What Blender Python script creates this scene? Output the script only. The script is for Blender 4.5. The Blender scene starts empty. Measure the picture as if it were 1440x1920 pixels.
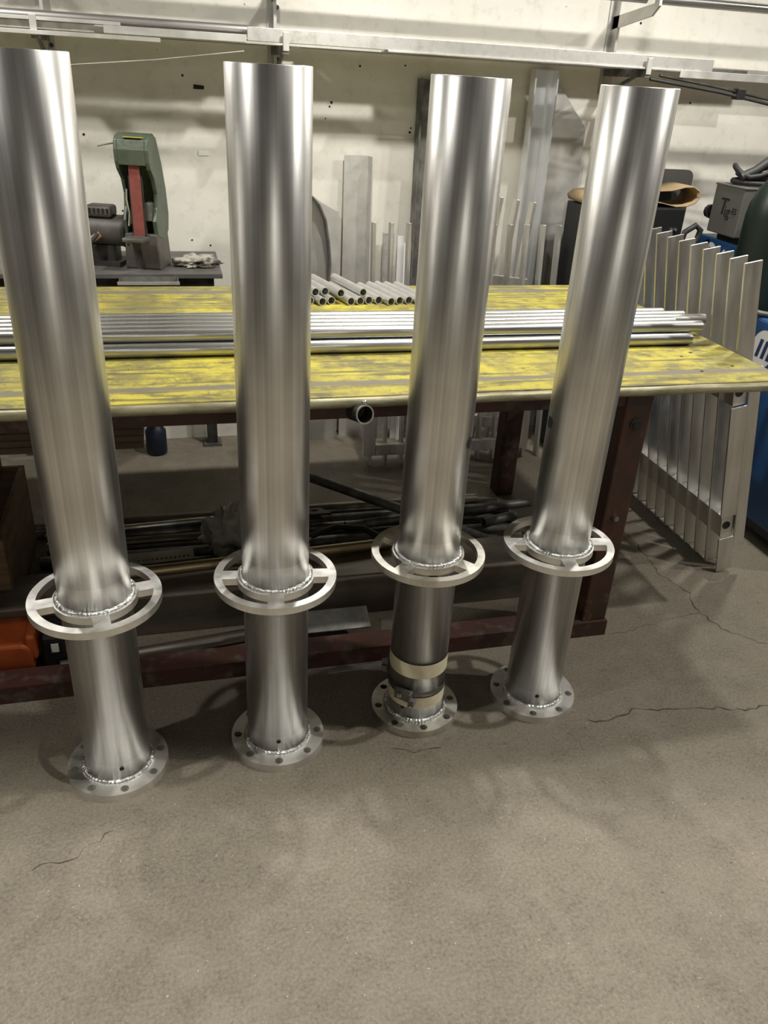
import bpy, bmesh, math, random
from mathutils import Vector, Matrix, noise
R = math.radians
random.seed(7)
scene = bpy.context.scene
C = scene.collection

# ---------------------------------------------------------------- camera
CAM_H = 1.6976
cam_d = bpy.data.cameras.new('camera'); cam = bpy.data.objects.new('camera', cam_d); C.objects.link(cam)
PITCH, ROLL, YAW = 0.4947, 0.0593, R(15.5)
fw = Vector((0, math.cos(PITCH), -math.sin(PITCH))); up = Vector((0, math.sin(PITCH), math.cos(PITCH))); rt = Vector((1, 0, 0))
c_, s_ = math.cos(ROLL), math.sin(ROLL)
rt2, up2 = rt * c_ + up * s_, up * c_ - rt * s_
M3 = Matrix((rt2, up2, -fw)).transposed()
M3 = Matrix.Rotation(-YAW, 3, 'Z') @ M3
cam.matrix_world = Matrix.Translation((0, 0, CAM_H)) @ M3.to_4x4()
cam_d.sensor_fit = 'HORIZONTAL'; cam_d.sensor_width = 36; cam_d.lens = 1509.6 / 1440 * 36
cam_d.clip_start = 0.02; cam_d.clip_end = 100
scene.camera = cam

# ---------------------------------------------------------------- light
scene.view_settings.view_transform = 'Standard'; scene.view_settings.look = 'None'
scene.view_settings.gamma = 1; scene.view_settings.use_curve_mapping = False
scene.view_settings.exposure = -0.15
w = bpy.data.worlds.new('world'); scene.world = w; w.use_nodes = True
w.node_tree.nodes['Background'].inputs[0].default_value = (0.9, 0.95, 1, 1)
w.node_tree.nodes['Background'].inputs[1].default_value = 0.02
# x, y, z, watts, disc size, colour
LAMPS = [(0.3, 0.6, 6.3, 345, 0.10, 'over the open floor in front of the posts, added to light it'),  # added lamp, cut off by the overhead blocker to light only the front floor
         (2.4, 1.35, 4.85, 105, 0.10, 'above the right end of the table'),
         (6.6, 0.4, 4.9, 215, 0.16, 'far to the right'),
         (-3.2, 0.8, 4.8, 80, 0.16, 'far to the left'),
         (1.0, -8.2, 4.6, 110, 0.26, 'well behind the viewer, added to light the front wall'),  # added lamp, brightens the front wall that the posts reflect
         (2.3, 2.9, 2.45, 23, 0.10, 'low over the right end of the table, added to wash the wall'),  # added low lamp, brightens the wall below the rack and the table
         (0.8, 2.9, 2.45, 26, 0.10, 'low over the middle of the table, added to wash the wall'),  # added low lamp, evens out the wall light between the other two
         (-0.9, 2.9, 2.45, 21, 0.10, 'low over the left half of the table, added to wash the wall')]  # added low lamp, brightens the left part of the wall
LAMP_COL = (1.0, 0.968, 0.895)

# ---------------------------------------------------------------- materials
MATS = {}
def mat(name, col, rough=0.5, metal=0.0, col2=None, scale=8.0, stretch=(1, 1, 1), lo=0.4, hi=0.6, bump=0.0, bscale=None,
        rvar=0.0, col3=None, scale3=30, lo3=0.6, hi3=0.7, emit=None, estr=0, coat=0, aniso=0, spec=None, detail=5):
    if name in MATS: return MATS[name]
    m = bpy.data.materials.new(name); m.use_nodes = True; nt = m.node_tree; N = nt.nodes; L = nt.links
    b = N['Principled BSDF']
    b.inputs['Base Color'].default_value = (*col, 1); b.inputs['Roughness'].default_value = rough
    b.inputs['Metallic'].default_value = metal
    if spec is not None: b.inputs['Specular IOR Level'].default_value = spec
    if aniso: b.inputs['Anisotropic'].default_value = aniso
    if coat: b.inputs['Coat Weight'].default_value = coat
    if emit: b.inputs['Emission Color'].default_value = (*emit, 1); b.inputs['Emission Strength'].default_value = estr
    tc = N.new('ShaderNodeTexCoord'); mp = N.new('ShaderNodeMapping'); mp.inputs['Scale'].default_value = stretch
    L.new(tc.outputs['Object'], mp.inputs['Vector'])
    last = None
    def ramped(sc, a, z, det=detail):
        nz = N.new('ShaderNodeTexNoise'); nz.inputs['Scale'].default_value = sc; nz.inputs['Detail'].default_value = det
        nz.inputs['Roughness'].default_value = 0.6
        L.new(mp.outputs['Vector'], nz.inputs['Vector'])
        rp = N.new('ShaderNodeMapRange'); rp.inputs['From Min'].default_value = a; rp.inputs['From Max'].default_value = z
        L.new(nz.outputs['Fac'], rp.inputs['Value']); return rp.outputs['Result'], nz
    if col2:
        f, nz = ramped(scale, lo, hi)
        mx = N.new('ShaderNodeMix'); mx.data_type = 'RGBA'
        mx.inputs['A'].default_value = (*col, 1); mx.inputs['B'].default_value = (*col2, 1)
        L.new(f, mx.inputs['Factor']); last = mx.outputs['Result']
        if rvar:
            mr = N.new('ShaderNodeMapRange'); mr.inputs['To Min'].default_value = rough; mr.inputs['To Max'].default_value = rough + rvar
            L.new(f, mr.inputs['Value']); L.new(mr.outputs['Result'], b.inputs['Roughness'])
    if col3:
        f, nz = ramped(scale3, lo3, hi3)
        mx = N.new('ShaderNodeMix'); mx.data_type = 'RGBA'
        if last: L.new(last, mx.inputs['A'])
        else: mx.inputs['A'].default_value = (*col, 1)
        mx.inputs['B'].default_value = (*col3, 1); L.new(f, mx.inputs['Factor']); last = mx.outputs['Result']
    if last: L.new(last, b.inputs['Base Color'])
    if bump:
        nz = N.new('ShaderNodeTexNoise'); nz.inputs['Scale'].default_value = bscale or scale * 3; nz.inputs['Detail'].default_value = 6
        L.new(mp.outputs['Vector'], nz.inputs['Vector'])
        bp = N.new('ShaderNodeBump'); bp.inputs['Strength'].default_value = bump; bp.inputs['Distance'].default_value = 0.01
        L.new(nz.outputs['Fac'], bp.inputs['Height']); L.new(bp.outputs['Normal'], b.inputs['Normal'])
    MATS[name] = m; return m

def alu_post_mat():
    """brushed pipe: lengthwise draw lines, polished bands next to the welds"""
    m = bpy.data.materials.new('drawn_aluminium'); m.use_nodes = True; N = m.node_tree.nodes; L = m.node_tree.links
    b = N['Principled BSDF']; b.inputs['Metallic'].default_value = 1
    tc = N.new('ShaderNodeTexCoord'); mp = N.new('ShaderNodeMapping'); mp.inputs['Scale'].default_value = (1, 1, 0.0005)
    L.new(tc.outputs['Object'], mp.inputs['Vector'])
    n1 = N.new('ShaderNodeTexNoise'); n1.inputs['Scale'].default_value = 95; n1.inputs['Detail'].default_value = 6
    L.new(mp.outputs['Vector'], n1.inputs['Vector'])
    n2 = N.new('ShaderNodeTexNoise'); n2.inputs['Scale'].default_value = 5; n2.inputs['Detail'].default_value = 5
    L.new(tc.outputs['Object'], n2.inputs['Vector'])
    sx = N.new('ShaderNodeSeparateXYZ'); L.new(tc.outputs['Object'], sx.inputs[0])
    def band(lo, hi):
        a = N.new('ShaderNodeMath'); a.operation = 'GREATER_THAN'; a.inputs[1].default_value = lo; L.new(sx.outputs['Z'], a.inputs[0])
        c = N.new('ShaderNodeMath'); c.operation = 'LESS_THAN'; c.inputs[1].default_value = hi; L.new(sx.outputs['Z'], c.inputs[0])
        d = N.new('ShaderNodeMath'); d.operation = 'MULTIPLY'; L.new(a.outputs[0], d.inputs[0]); L.new(c.outputs[0], d.inputs[1]); return d
    b1, b2 = band(0.565, 0.632), band(0.0, 0.083)
    bs = N.new('ShaderNodeMath'); bs.operation = 'ADD'; L.new(b1.outputs[0], bs.inputs[0]); L.new(b2.outputs[0], bs.inputs[1])
    mr = N.new('ShaderNodeMapRange'); mr.inputs['From Min'].default_value = 0.33; mr.inputs['From Max'].default_value = 0.67
    mr.inputs['To Min'].default_value = 0.62; mr.inputs['To Max'].default_value = 0.82; L.new(n1.outputs['Fac'], mr.inputs['Value'])
    m2 = N.new('ShaderNodeMapRange'); m2.inputs['From Min'].default_value = 0.35; m2.inputs['From Max'].default_value = 0.7
    m2.inputs['To Min'].default_value = 0.86; m2.inputs['To Max'].default_value = 1.06; L.new(n2.outputs['Fac'], m2.inputs['Value'])
    mu = N.new('ShaderNodeMath'); mu.operation = 'MULTIPLY'; L.new(mr.outputs[0], mu.inputs[0]); L.new(m2.outputs[0], mu.inputs[1])
    ad = N.new('ShaderNodeMath'); ad.operation = 'MULTIPLY_ADD'; ad.inputs[1].default_value = 0.10; L.new(bs.outputs[0], ad.inputs[0]); L.new(mu.outputs[0], ad.inputs[2])
    cc = N.new('ShaderNodeCombineColor'); 
    for k, f in (('Red', 1.0), ('Green', 0.985), ('Blue', 0.955)):
        q = N.new('ShaderNodeMath'); q.operation = 'MULTIPLY'; q.inputs[1].default_value = f; L.new(ad.outputs[0], q.inputs[0]); L.new(q.outputs[0], cc.inputs[k])
    L.new(cc.outputs[0], b.inputs['Base Color'])
    rr = N.new('ShaderNodeMapRange'); rr.inputs['From Min'].default_value = 0.3; rr.inputs['From Max'].default_value = 0.7
    rr.inputs['To Min'].default_value = 0.33; rr.inputs['To Max'].default_value = 0.36; L.new(n2.outputs['Fac'], rr.inputs['Value'])
    L.new(rr.outputs[0], b.inputs['Roughness'])
    bp = N.new('ShaderNodeBump'); bp.inputs['Strength'].default_value = 0.06; bp.inputs['Distance'].default_value = 0.002
    L.new(n1.outputs['Fac'], bp.inputs['Height']); L.new(bp.outputs['Normal'], b.inputs['Normal'])
    return m

def floor_mat():
    m = bpy.data.materials.new('worn_concrete'); m.use_nodes = True; N = m.node_tree.nodes; L = m.node_tree.links
    b = N['Principled BSDF']; b.inputs['Roughness'].default_value = 0.62; b.inputs['Specular IOR Level'].default_value = 0.35
    tc = N.new('ShaderNodeTexCoord')
    def nz(s, d=6, r=0.6):
        n = N.new('ShaderNodeTexNoise'); n.inputs['Scale'].default_value = s; n.inputs['Detail'].default_value = d; n.inputs['Roughness'].default_value = r
        L.new(tc.outputs['Object'], n.inputs['Vector']); return n.outputs['Fac']
    def mrng(v, a, z, c=0, d=1):
        q = N.new('ShaderNodeMapRange'); q.inputs['From Min'].default_value = a; q.inputs['From Max'].default_value = z
        q.inputs['To Min'].default_value = c; q.inputs['To Max'].default_value = d; L.new(v, q.inputs['Value']); return q.outputs[0]
    def mix(f, a, bb):
        q = N.new('ShaderNodeMix'); q.data_type = 'RGBA'; L.new(f, q.inputs['Factor'])
        for k, v in (('A', a), ('B', bb)):
            if isinstance(v, tuple): q.inputs[k].default_value = (*v, 1)
            else: L.new(v, q.inputs[k])
        return q.outputs['Result']
    big = nz(1.6); mid = nz(9); fine = nz(120, 3); grit = nz(95, 4, 0.7)
    c = mix(mrng(big, 0.35, 0.65), (0.135, 0.115, 0.083), (0.178, 0.154, 0.117))
    c = mix(mrng(mid, 0.48, 0.74), c, (0.11, 0.094, 0.07))
    c = mix(mrng(nz(4.3, 8, 0.72), 0.54, 0.68, 0, 0.6), c, (0.225, 0.196, 0.155))
    c = mix(mrng(fine, 0.33, 0.72, 0, 0.65), c, (0.27, 0.238, 0.19))
    c = mix(mrng(nz(70, 6, 0.8), 0.55, 0.66, 0, 0.6), c, (0.075, 0.063, 0.047))
    c = mix(mrng(nz(24, 7, 0.8), 0.62, 0.68, 0, 0.8), c, (0.05, 0.043, 0.034))
    c = mix(mrng(grit, 0.66, 0.70), c, (0.48, 0.45, 0.38))
    c = mix(mrng(nz(3.1, 9, 0.85), 0.655, 0.68, 0, 0.5), c, (0.33, 0.29, 0.235))
    L.new(c, b.inputs['Base Color'])
    L.new(mrng(mid, 0.3, 0.7, 0.5, 0.75), b.inputs['Roughness'])
    ad = N.new('ShaderNodeMath'); ad.operation = 'ADD'; L.new(mid, ad.inputs[0]); L.new(fine, ad.inputs[1])
    bp = N.new('ShaderNodeBump'); bp.inputs['Strength'].default_value = 0.35; bp.inputs['Distance'].default_value = 0.006
    L.new(ad.outputs[0], bp.inputs['Height']); L.new(bp.outputs['Normal'], b.inputs['Normal'])
    return m

def wall_mat():
    m = bpy.data.materials.new('painted_plaster'); m.use_nodes = True; N = m.node_tree.nodes; L = m.node_tree.links
    b = N['Principled BSDF']; b.inputs['Roughness'].default_value = 0.55
    tc = N.new('ShaderNodeTexCoord')
    def nz(s, d=6, r=0.6, st=None):
        n = N.new('ShaderNodeTexNoise'); n.inputs['Scale'].default_value = s; n.inputs['Detail'].default_value = d; n.inputs['Roughness'].default_value = r
        if st:
            mp = N.new('ShaderNodeMapping'); mp.inputs['Scale'].default_value = st; L.new(tc.outputs['Object'], mp.inputs['Vector']); L.new(mp.outputs[0], n.inputs['Vector'])
        else: L.new(tc.outputs['Object'], n.inputs['Vector'])
        return n.outputs['Fac']
    def mrng(v, a, z, c=0, d=1):
        q = N.new('ShaderNodeMapRange'); q.inputs['From Min'].default_value = a; q.inputs['From Max'].default_value = z
        q.inputs['To Min'].default_value = c; q.inputs['To Max'].default_value = d; L.new(v, q.inputs['Value']); return q.outputs[0]
    def mix(f, a, bb):
        q = N.new('ShaderNodeMix'); q.data_type = 'RGBA'; L.new(f, q.inputs['Factor'])
        for k, v in (('A', a), ('B', bb)):
            if isinstance(v, tuple): q.inputs[k].default_value = (*v, 1)
            else: L.new(v, q.inputs[k])
        return q.outputs['Result']
    c = mix(mrng(nz(2.2), 0.35, 0.7), (0.78, 0.755, 0.685), (0.68, 0.655, 0.58))
    c = mix(mrng(nz(14, 7, 0.7), 0.52, 0.72, 0, 0.5), c, (0.48, 0.455, 0.39))
    c = mix(mrng(nz(1, 3, 0.6, (26, 26, 0.7)), 0.69, 0.74, 0, 0.3), c, (0.25, 0.17, 0.1))
    c = mix(mrng(nz(34, 3, 0.5), 0.735, 0.75), c, (0.09, 0.08, 0.07))
    L.new(c, b.inputs['Base Color'])
    bp = N.new('ShaderNodeBump'); bp.inputs['Strength'].default_value = 0.25; bp.inputs['Distance'].default_value = 0.008
    L.new(nz(9, 7, 0.65), bp.inputs['Height']); L.new(bp.outputs['Normal'], b.inputs['Normal'])
    return m

def yellow_mat():
    m = bpy.data.materials.new('worn_yellow_paint'); m.use_nodes = True; N = m.node_tree.nodes; L = m.node_tree.links
    b = N['Principled BSDF']; b.inputs['Roughness'].default_value = 0.5
    tc = N.new('ShaderNodeTexCoord'); sx = N.new('ShaderNodeSeparateXYZ'); L.new(tc.outputs['Object'], sx.inputs[0])
    def nz(s, d=6, r=0.6, st=None):
        n = N.new('ShaderNodeTexNoise'); n.inputs['Scale'].default_value = s; n.inputs['Detail'].default_value = d; n.inputs['Roughness'].default_value = r
        if st:
            mp = N.new('ShaderNodeMapping'); mp.inputs['Scale'].default_value = st; L.new(tc.outputs['Object'], mp.inputs['Vector']); L.new(mp.outputs[0], n.inputs['Vector'])
        else: L.new(tc.outputs['Object'], n.inputs['Vector'])
        return n.outputs['Fac']
    def mrng(v, a, z, c=0, d=1):
        q = N.new('ShaderNodeMapRange'); q.inputs['From Min'].default_value = a; q.inputs['From Max'].default_value = z
        q.inputs['To Min'].default_value = c; q.inputs['To Max'].default_value = d; L.new(v, q.inputs['Value']); return q.outputs[0]
    def mix(f, a, bb):
        q = N.new('ShaderNodeMix'); q.data_type = 'RGBA'; L.new(f, q.inputs['Factor'])
        for k, v in (('A', a), ('B', bb)):
            if isinstance(v, tuple): q.inputs[k].default_value = (*v, 1)
            else: L.new(v, q.inputs[k])
        return q.outputs['Result']
    c = mix(mrng(nz(3.0), 0.38, 0.68), (0.56, 0.485, 0.06), (0.36, 0.305, 0.05))
    c = mix(mrng(nz(9, 9, 0.75), 0.44, 0.6, 0, 0.9), c, (0.2, 0.175, 0.07))
    c = mix(mrng(nz(1, 5, 0.6, (2.5, 40, 1)), 0.5, 0.64, 0, 0.8), c, (0.10, 0.09, 0.05))
    c = mix(mrng(nz(1.7, 5, 0.6), 0.46, 0.58, 0, 0.65), c, (0.16, 0.145, 0.075))
    c = mix(mrng(nz(1, 7, 0.7, (9, 26, 1)), 0.57, 0.6, 0, 0.6), c, (0.09, 0.08, 0.05))
    c = mix(mrng(nz(1, 4, 0.6, (45, 9, 1)), 0.66, 0.72, 0, 0.7), c, (0.10, 0.09, 0.06))
    # bare worn lanes along the front and the back of the plate (y is measured from the front edge)
    def lane(y, half):
        s = N.new('ShaderNodeMath'); s.operation = 'SUBTRACT'; s.inputs[1].default_value = y; L.new(sx.outputs['Y'], s.inputs[0])
        a = N.new('ShaderNodeMath'); a.operation = 'ABSOLUTE'; L.new(s.outputs[0], a.inputs[0])
        n = N.new('ShaderNodeMath'); n.operation = 'MULTIPLY_ADD'; n.inputs[1].default_value = 0.02; L.new(nz(7), n.inputs[0]); L.new(a.outputs[0], n.inputs[2])
        return mrng(n.outputs[0], half + 0.004, half + 0.016, 0.9, 0)
    for y, h in ((0.115, 0.018), (1.2, 0.022)):
        c = mix(lane(y, h), c, (0.17, 0.155, 0.12))
    L.new(c, b.inputs['Base Color'])
    bp = N.new('ShaderNodeBump'); bp.inputs['Strength'].default_value = 0.2; bp.inputs['Distance'].default_value = 0.004
    L.new(nz(20), bp.inputs['Height']); L.new(bp.outputs['Normal'], b.inputs['Normal'])
    return m

A_POST = alu_post_mat()
A_CAST = mat('machined_aluminium', (0.74, 0.73, 0.70), 0.36, 0.95, (0.88, 0.87, 0.84), 14, bump=0.05, rvar=0.12)
A_DIRTY = mat('stained_aluminium', (0.55, 0.53, 0.47), 0.38, 0.95, (0.78, 0.76, 0.70), 12, bump=0.06, rvar=0.14)
A_WELD = mat('weld_bead', (0.74, 0.74, 0.72), 0.24, 1, (0.55, 0.55, 0.53), 60, bump=0.5, bscale=140)
A_BAR = mat('mill_aluminium', (0.58, 0.56, 0.53), 0.38, 1, (0.70, 0.69, 0.66), 20, (1, 1, 0.15), rvar=0.1)
A_STOCK = mat('mottled_aluminium', (0.66, 0.65, 0.62), 0.45, 0.85, (0.42, 0.41, 0.39), 22, lo=0.45, hi=0.7, rvar=0.1)
A_TUBE = mat('bright_aluminium_tube', (0.60, 0.60, 0.585), 0.25, 1, (0.5, 0.5, 0.49), 9, (0.1, 1, 1), rvar=0.08)
A_SHORT = mat('sawn_aluminium_tube', (0.74, 0.735, 0.72), 0.42, 0.85, (0.62, 0.615, 0.6), 9, rvar=0.08)
A_PALE = mat('pale_aluminium', (0.74, 0.73, 0.70), 0.45, 0.7, (0.6, 0.59, 0.565), 14, lo=0.45, hi=0.7)
A_PLATE = mat('hazed_aluminium', (0.5, 0.49, 0.46), 0.5, 0.9, (0.64, 0.63, 0.6), 6, lo=0.35, hi=0.65, rvar=0.15)
A_SHINY = mat('polished_channel', (0.82, 0.83, 0.85), 0.3, 0.8)
S_GREY = mat('grey_steel', (0.23, 0.225, 0.21), 0.5, 0.8, (0.13, 0.125, 0.115), 10, rvar=0.15)
S_DARK = mat('dark_steel', (0.075, 0.072, 0.066), 0.5, 0.6, (0.04, 0.037, 0.033), 12, rvar=0.15)
S_PIPE = mat('mill_scale_pipe', (0.26, 0.235, 0.2), 0.42, 0.85, (0.15, 0.13, 0.105), 7, (0.3, 1, 1), rvar=0.15)
S_BLACK = mat('black_plastic', (0.012, 0.012, 0.013), 0.45)
S_RUBBER = mat('black_rubber', (0.018, 0.018, 0.018), 0.6)
S_HOLE = mat('hole_shadow_bore', (0.012, 0.011, 0.01), 0.8)  # near-black stand-in for the shade inside holes; also colours one wall patch
RED = mat('red_oxide_primer', (0.055, 0.016, 0.010), 0.6, 0, (0.036, 0.013, 0.009), 9, col3=(0.09, 0.07, 0.052), scale3=18, lo3=0.52, hi3=0.7)
RUSTY = mat('scuffed_primer_leg', (0.06, 0.02, 0.01), 0.55, 0, (0.035, 0.016, 0.01), 6, col3=(0.12, 0.085, 0.06), scale3=14, lo3=0.6, hi3=0.72)
YEL = yellow_mat()
EDGE = mat('worn_plate_edge', (0.22, 0.2, 0.12), 0.45, 0.4, (0.4, 0.37, 0.24), 24, (0.3, 1, 1), bump=0.3, bscale=30)
GREEN = mat('hammered_green_paint', (0.062, 0.085, 0.058), 0.45, 0, (0.085, 0.105, 0.075), 16, bump=0.15, bscale=60, col3=(0.16, 0.13, 0.08), scale3=12, lo3=0.68, hi3=0.8)
BELT = mat('red_sanding_belt', (0.25, 0.07, 0.06), 0.8, 0, (0.21, 0.055, 0.045), 30)
GREYP = mat('motor_grey_paint', (0.10, 0.092, 0.082), 0.5, 0, (0.07, 0.062, 0.055), 9)
BENCH = mat('dusty_bench_steel', (0.11, 0.105, 0.098), 0.5, 0.3, (0.2, 0.185, 0.18), 5, lo=0.5, hi=0.75)
RAG = mat('grey_rag', (0.62, 0.60, 0.56), 0.9, 0, (0.45, 0.43, 0.4), 12)
RAG_D = mat('oily_rag', (0.35, 0.33, 0.28), 0.9, 0, (0.05, 0.045, 0.04), 16, lo=0.5, hi=0.62)
PLY = mat('plywood', (0.16, 0.10, 0.05), 0.7, 0, (0.10, 0.06, 0.03), 5, (1, 1, 6))
CARD = mat('brown_cardboard', (0.36, 0.26, 0.14), 0.85, 0, (0.3, 0.21, 0.11), 8)
ORANGE = mat('orange_enamel', (0.36, 0.07, 0.014), 0.4, 0, (0.26, 0.05, 0.012), 8, col3=(0.05, 0.03, 0.02), scale3=12, lo3=0.65, hi3=0.72)
BLUE = mat('blue_enamel', (0.02, 0.075, 0.2), 0.4, 0, (0.015, 0.06, 0.165), 5)
GBOX = mat('grey_enamel', (0.11, 0.107, 0.10), 0.5, 0, (0.095, 0.092, 0.086), 6)
WHITE = mat('white_print', (0.72, 0.71, 0.66), 0.6)
NAVY = mat('navy_print', (0.02, 0.04, 0.12), 0.5)
INK = mat('black_print', (0.012, 0.012, 0.012), 0.5)
CYLG = mat('dark_green_enamel', (0.004, 0.013, 0.009), 0.4, 0, (0.003, 0.01, 0.007), 4)
YLAB = mat('yellow_label', (0.6, 0.42, 0.05), 0.6)
TAPE = mat('masking_tape', (0.82, 0.76, 0.57), 0.6, 0, (0.72, 0.65, 0.46), 16)
PAPER = mat('white_paper', (0.75, 0.75, 0.72), 0.8)
LENS = mat('lamp_lens', (1, 1, 1), 0.4, emit=(1.0, 0.96, 0.88), estr=6)
LAMPB = mat('lamp_housing', (0.25, 0.25, 0.26), 0.4, 0.6)
CEIL = mat('painted_roof_deck', (0.1, 0.098, 0.095), 0.8, 0, (0.08, 0.078, 0.075), 2)
SIDE = mat('shop_wall_paint', (0.2, 0.195, 0.185), 0.7, 0, (0.15, 0.145, 0.135), 1.5)

# ---------------------------------------------------------------- mesh helpers
class MB:
    """collects shapes in one mesh"""
    def __init__(s): s.v = []; s.f = []; s.sm = []
    def add(s, v, f, smooth=False, M=None):
        o = len(s.v)
        s.v += [tuple(M @ Vector(p)) if M else tuple(p) for p in v]
        s.f += [tuple(i + o for i in q) for q in f]; s.sm += [smooth] * len(f); return s
    def box(s, x0, x1, y0, y1, z0, z1, M=None):
        v = [(x, y, z) for z in (z0, z1) for y in (y0, y1) for x in (x0, x1)]
        return s.add(v, [(0, 2, 3, 1), (4, 5, 7, 6), (0, 1, 5, 4), (2, 6, 7, 3), (0, 4, 6, 2), (1, 3, 7, 5)], False, M)
    def prism(s, pts, d0, d1, axis='y', M=None):
        """pts 2-D outline, extruded along axis; for y: (x,z), for x: (y,z), for z: (x,y)"""
        n = len(pts)
        def P(p, d): return {'y': (p[0], d, p[1]), 'x': (d, p[0], p[1]), 'z': (p[0], p[1], d)}[axis]
        v = [P(p, d0) for p in pts] + [P(p, d1) for p in pts]
        f = [tuple(range(n)), tuple(range(2 * n - 1, n - 1, -1))] + [(i, i + n, (i + 1) % n + n, (i + 1) % n) for i in range(n)]
        return s.add(v, f, False, M)
    def tube(s, p0, p1, ro, ri=None, seg=20, cap=True):
        p0, p1 = Vector(p0), Vector(p1); d = (p1 - p0).normalized()
        a = d.orthogonal().normalized(); b = d.cross(a)
        def ring(p, r): return [p + (a * math.cos(2 * math.pi * i / seg) + b * math.sin(2 * math.pi * i / seg)) * r for i in range(seg)]
        n = seg
        if ri is None:
            s.add(ring(p0, ro) + ring(p1, ro), [(i, (i + 1) % n, n + (i + 1) % n, n + i) for i in range(n)], True)
            if cap: s.add(ring(p0, ro) + ring(p1, ro), [tuple(range(n))[::-1], tuple(range(n, 2 * n))])
        else:
            s.add(ring(p0, ro) + ring(p1, ro), [(i, (i + 1) % n, n + (i + 1) % n, n + i) for i in range(n)], True)
            s.add(ring(p0, ri) + ring(p1, ri), [(i, n + i, n + (i + 1) % n, (i + 1) % n) for i in range(n)], True)
            for p, fl in ((p0, 0), (p1, 1)):
                s.add(ring(p, ro) + ring(p, ri), [((i, n + i, n + (i + 1) % n, (i + 1) % n) if not fl else (i, (i + 1) % n, n + (i + 1) % n, n + i)) for i in range(n)])
        return s
    def lathe(s, prof, seg=48, M=None, wob=None, smooth=True):
        n = len(prof); v = []
        for i in range(seg):
            t = 2 * math.pi * i / seg
            for k, (r, z) in enumerate(prof):
                if wob: r, z = wob(r, z, t, k)
                v.append((r * math.cos(t), r * math.sin(t), z))
        f = [(i * n + k, ((i + 1) % seg) * n + k, ((i + 1) % seg) * n + k + 1, i * n + k + 1) for i in range(seg) for k in range(n - 1)]
        return s.add(v, f, smooth, M)
    def sweep(s, pts, r, seg=10):
        pts = [Vector(p) for p in pts]; n = len(pts); rings = []; a = None
        for i, p in enumerate(pts):
            d = (pts[min(i + 1, n - 1)] - pts[max(i - 1, 0)]).normalized()
            a = d.orthogonal().normalized() if a is None else (a - d * a.dot(d)).normalized()
            b = d.cross(a); rr = r[i] if isinstance(r, (list, tuple)) else r
            rings += [p + (a * math.cos(2 * math.pi * k / seg) + b * math.sin(2 * math.pi * k / seg)) * rr for k in range(seg)]
        f = [(i * seg + k, i * seg + (k + 1) % seg, (i + 1) * seg + (k + 1) % seg, (i + 1) * seg + k) for i in range(n - 1) for k in range(seg)]
        s.add(rings, f, True)
        s.add(rings[:seg], [tuple(range(seg))[::-1]]); s.add(rings[-seg:], [tuple(range(seg))]); return s
    def holed(s, outer, holes, z0, z1):
        """flat plate with real holes"""
        loops = [outer] + holes
        bm = bmesh.new(); es = []
        for lp in loops:
            vs = [bm.verts.new((x, y, 0)) for x, y in lp]
            es += [bm.edges.new((vs[i], vs[(i + 1) % len(vs)])) for i in range(len(vs))]
        bmesh.ops.triangle_fill(bm, edges=es, use_beauty=True)
        bm.verts.index_update()
        v = [tuple(q.co) for q in bm.verts]; fs = []
        for q in bm.faces:
            ids = [k.index for k in q.verts]
            if q.normal.z < 0 or (q.calc_area() and q.normal.z < 0): ids.reverse()
            fs.append(ids)
        bm.free()
        def up_(ids):
            a, b, c = [Vector(v[i]) for i in ids[:3]]
            return ids if (b - a).cross(c - a).z > 0 else ids[::-1]
        fs = [up_(list(q)) for q in fs]
        s.add([(x, y, z1) for x, y, _ in v], fs); s.add([(x, y, z0) for x, y, _ in v], [q[::-1] for q in fs])
        for k, lp in enumerate(loops):
            n = len(lp)
            area = sum(lp[i][0] * lp[(i + 1) % n][1] - lp[(i + 1) % n][0] * lp[i][1] for i in range(n))
            ccw = area > 0; out = (k == 0)
            q = [(i, (i + 1) % n, n + (i + 1) % n, n + i) if ccw == out else (i, n + i, n + (i + 1) % n, (i + 1) % n) for i in range(n)]
            s.add([(x, y, z0) for x, y in lp] + [(x, y, z1) for x, y in lp], q, n > 12)
        return s
    def obj(s, name, m, parent=None, loc=None, rot=None, bevel=0):
        me = bpy.data.meshes.new(name); me.from_pydata(s.v, [], s.f); me.polygons.foreach_set('use_smooth', s.sm)
        me.materials.append(m); me.update()
        o = bpy.data.objects.new(name, me); C.objects.link(o)
        if parent: o.parent = parent
        if loc: o.location = loc
        if rot: o.rotation_euler = rot
        if bevel:
            b = o.modifiers.new('bevel', 'BEVEL'); b.width = bevel; b.segments = 2; b.limit_method = 'ANGLE'; b.angle_limit = R(40)
        return o
def circ(r, n, cx=0, cy=0, a0=0): return [(cx + r * math.cos(a0 + 2 * math.pi * i / n), cy + r * math.sin(a0 + 2 * math.pi * i / n)) for i in range(n)]
def tag(o, label, cat, group=None):
    o['label'] = label; o['category'] = cat
    if group: o['group'] = group
    return o
def thing(name, label, cat, loc=(0, 0, 0), rot=(0, 0, 0), group=None):
    o = bpy.data.objects.new(name, None); C.objects.link(o); o.location = loc; o.rotation_euler = rot; o.empty_display_size = 0.1
    return tag(o, label, cat, group)
def struct(o): o['kind'] = 'structure'; return o
def text(body, size, m, parent, M, name='lettering', shear=0, ext=0.0008):
    cu = bpy.data.curves.new('t', 'FONT'); cu.body = body; cu.size = size; cu.extrude = ext; cu.shear = shear
    t = bpy.data.objects.new('t', cu); C.objects.link(t)
    dg = bpy.context.evaluated_depsgraph_get(); me = bpy.data.meshes.new_from_object(t.evaluated_get(dg))
    bpy.data.objects.remove(t); me.transform(M); me.materials.clear(); me.materials.append(m); me.name = name
    o = bpy.data.objects.new(name, me); C.objects.link(o); o.parent = parent; return o
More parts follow.
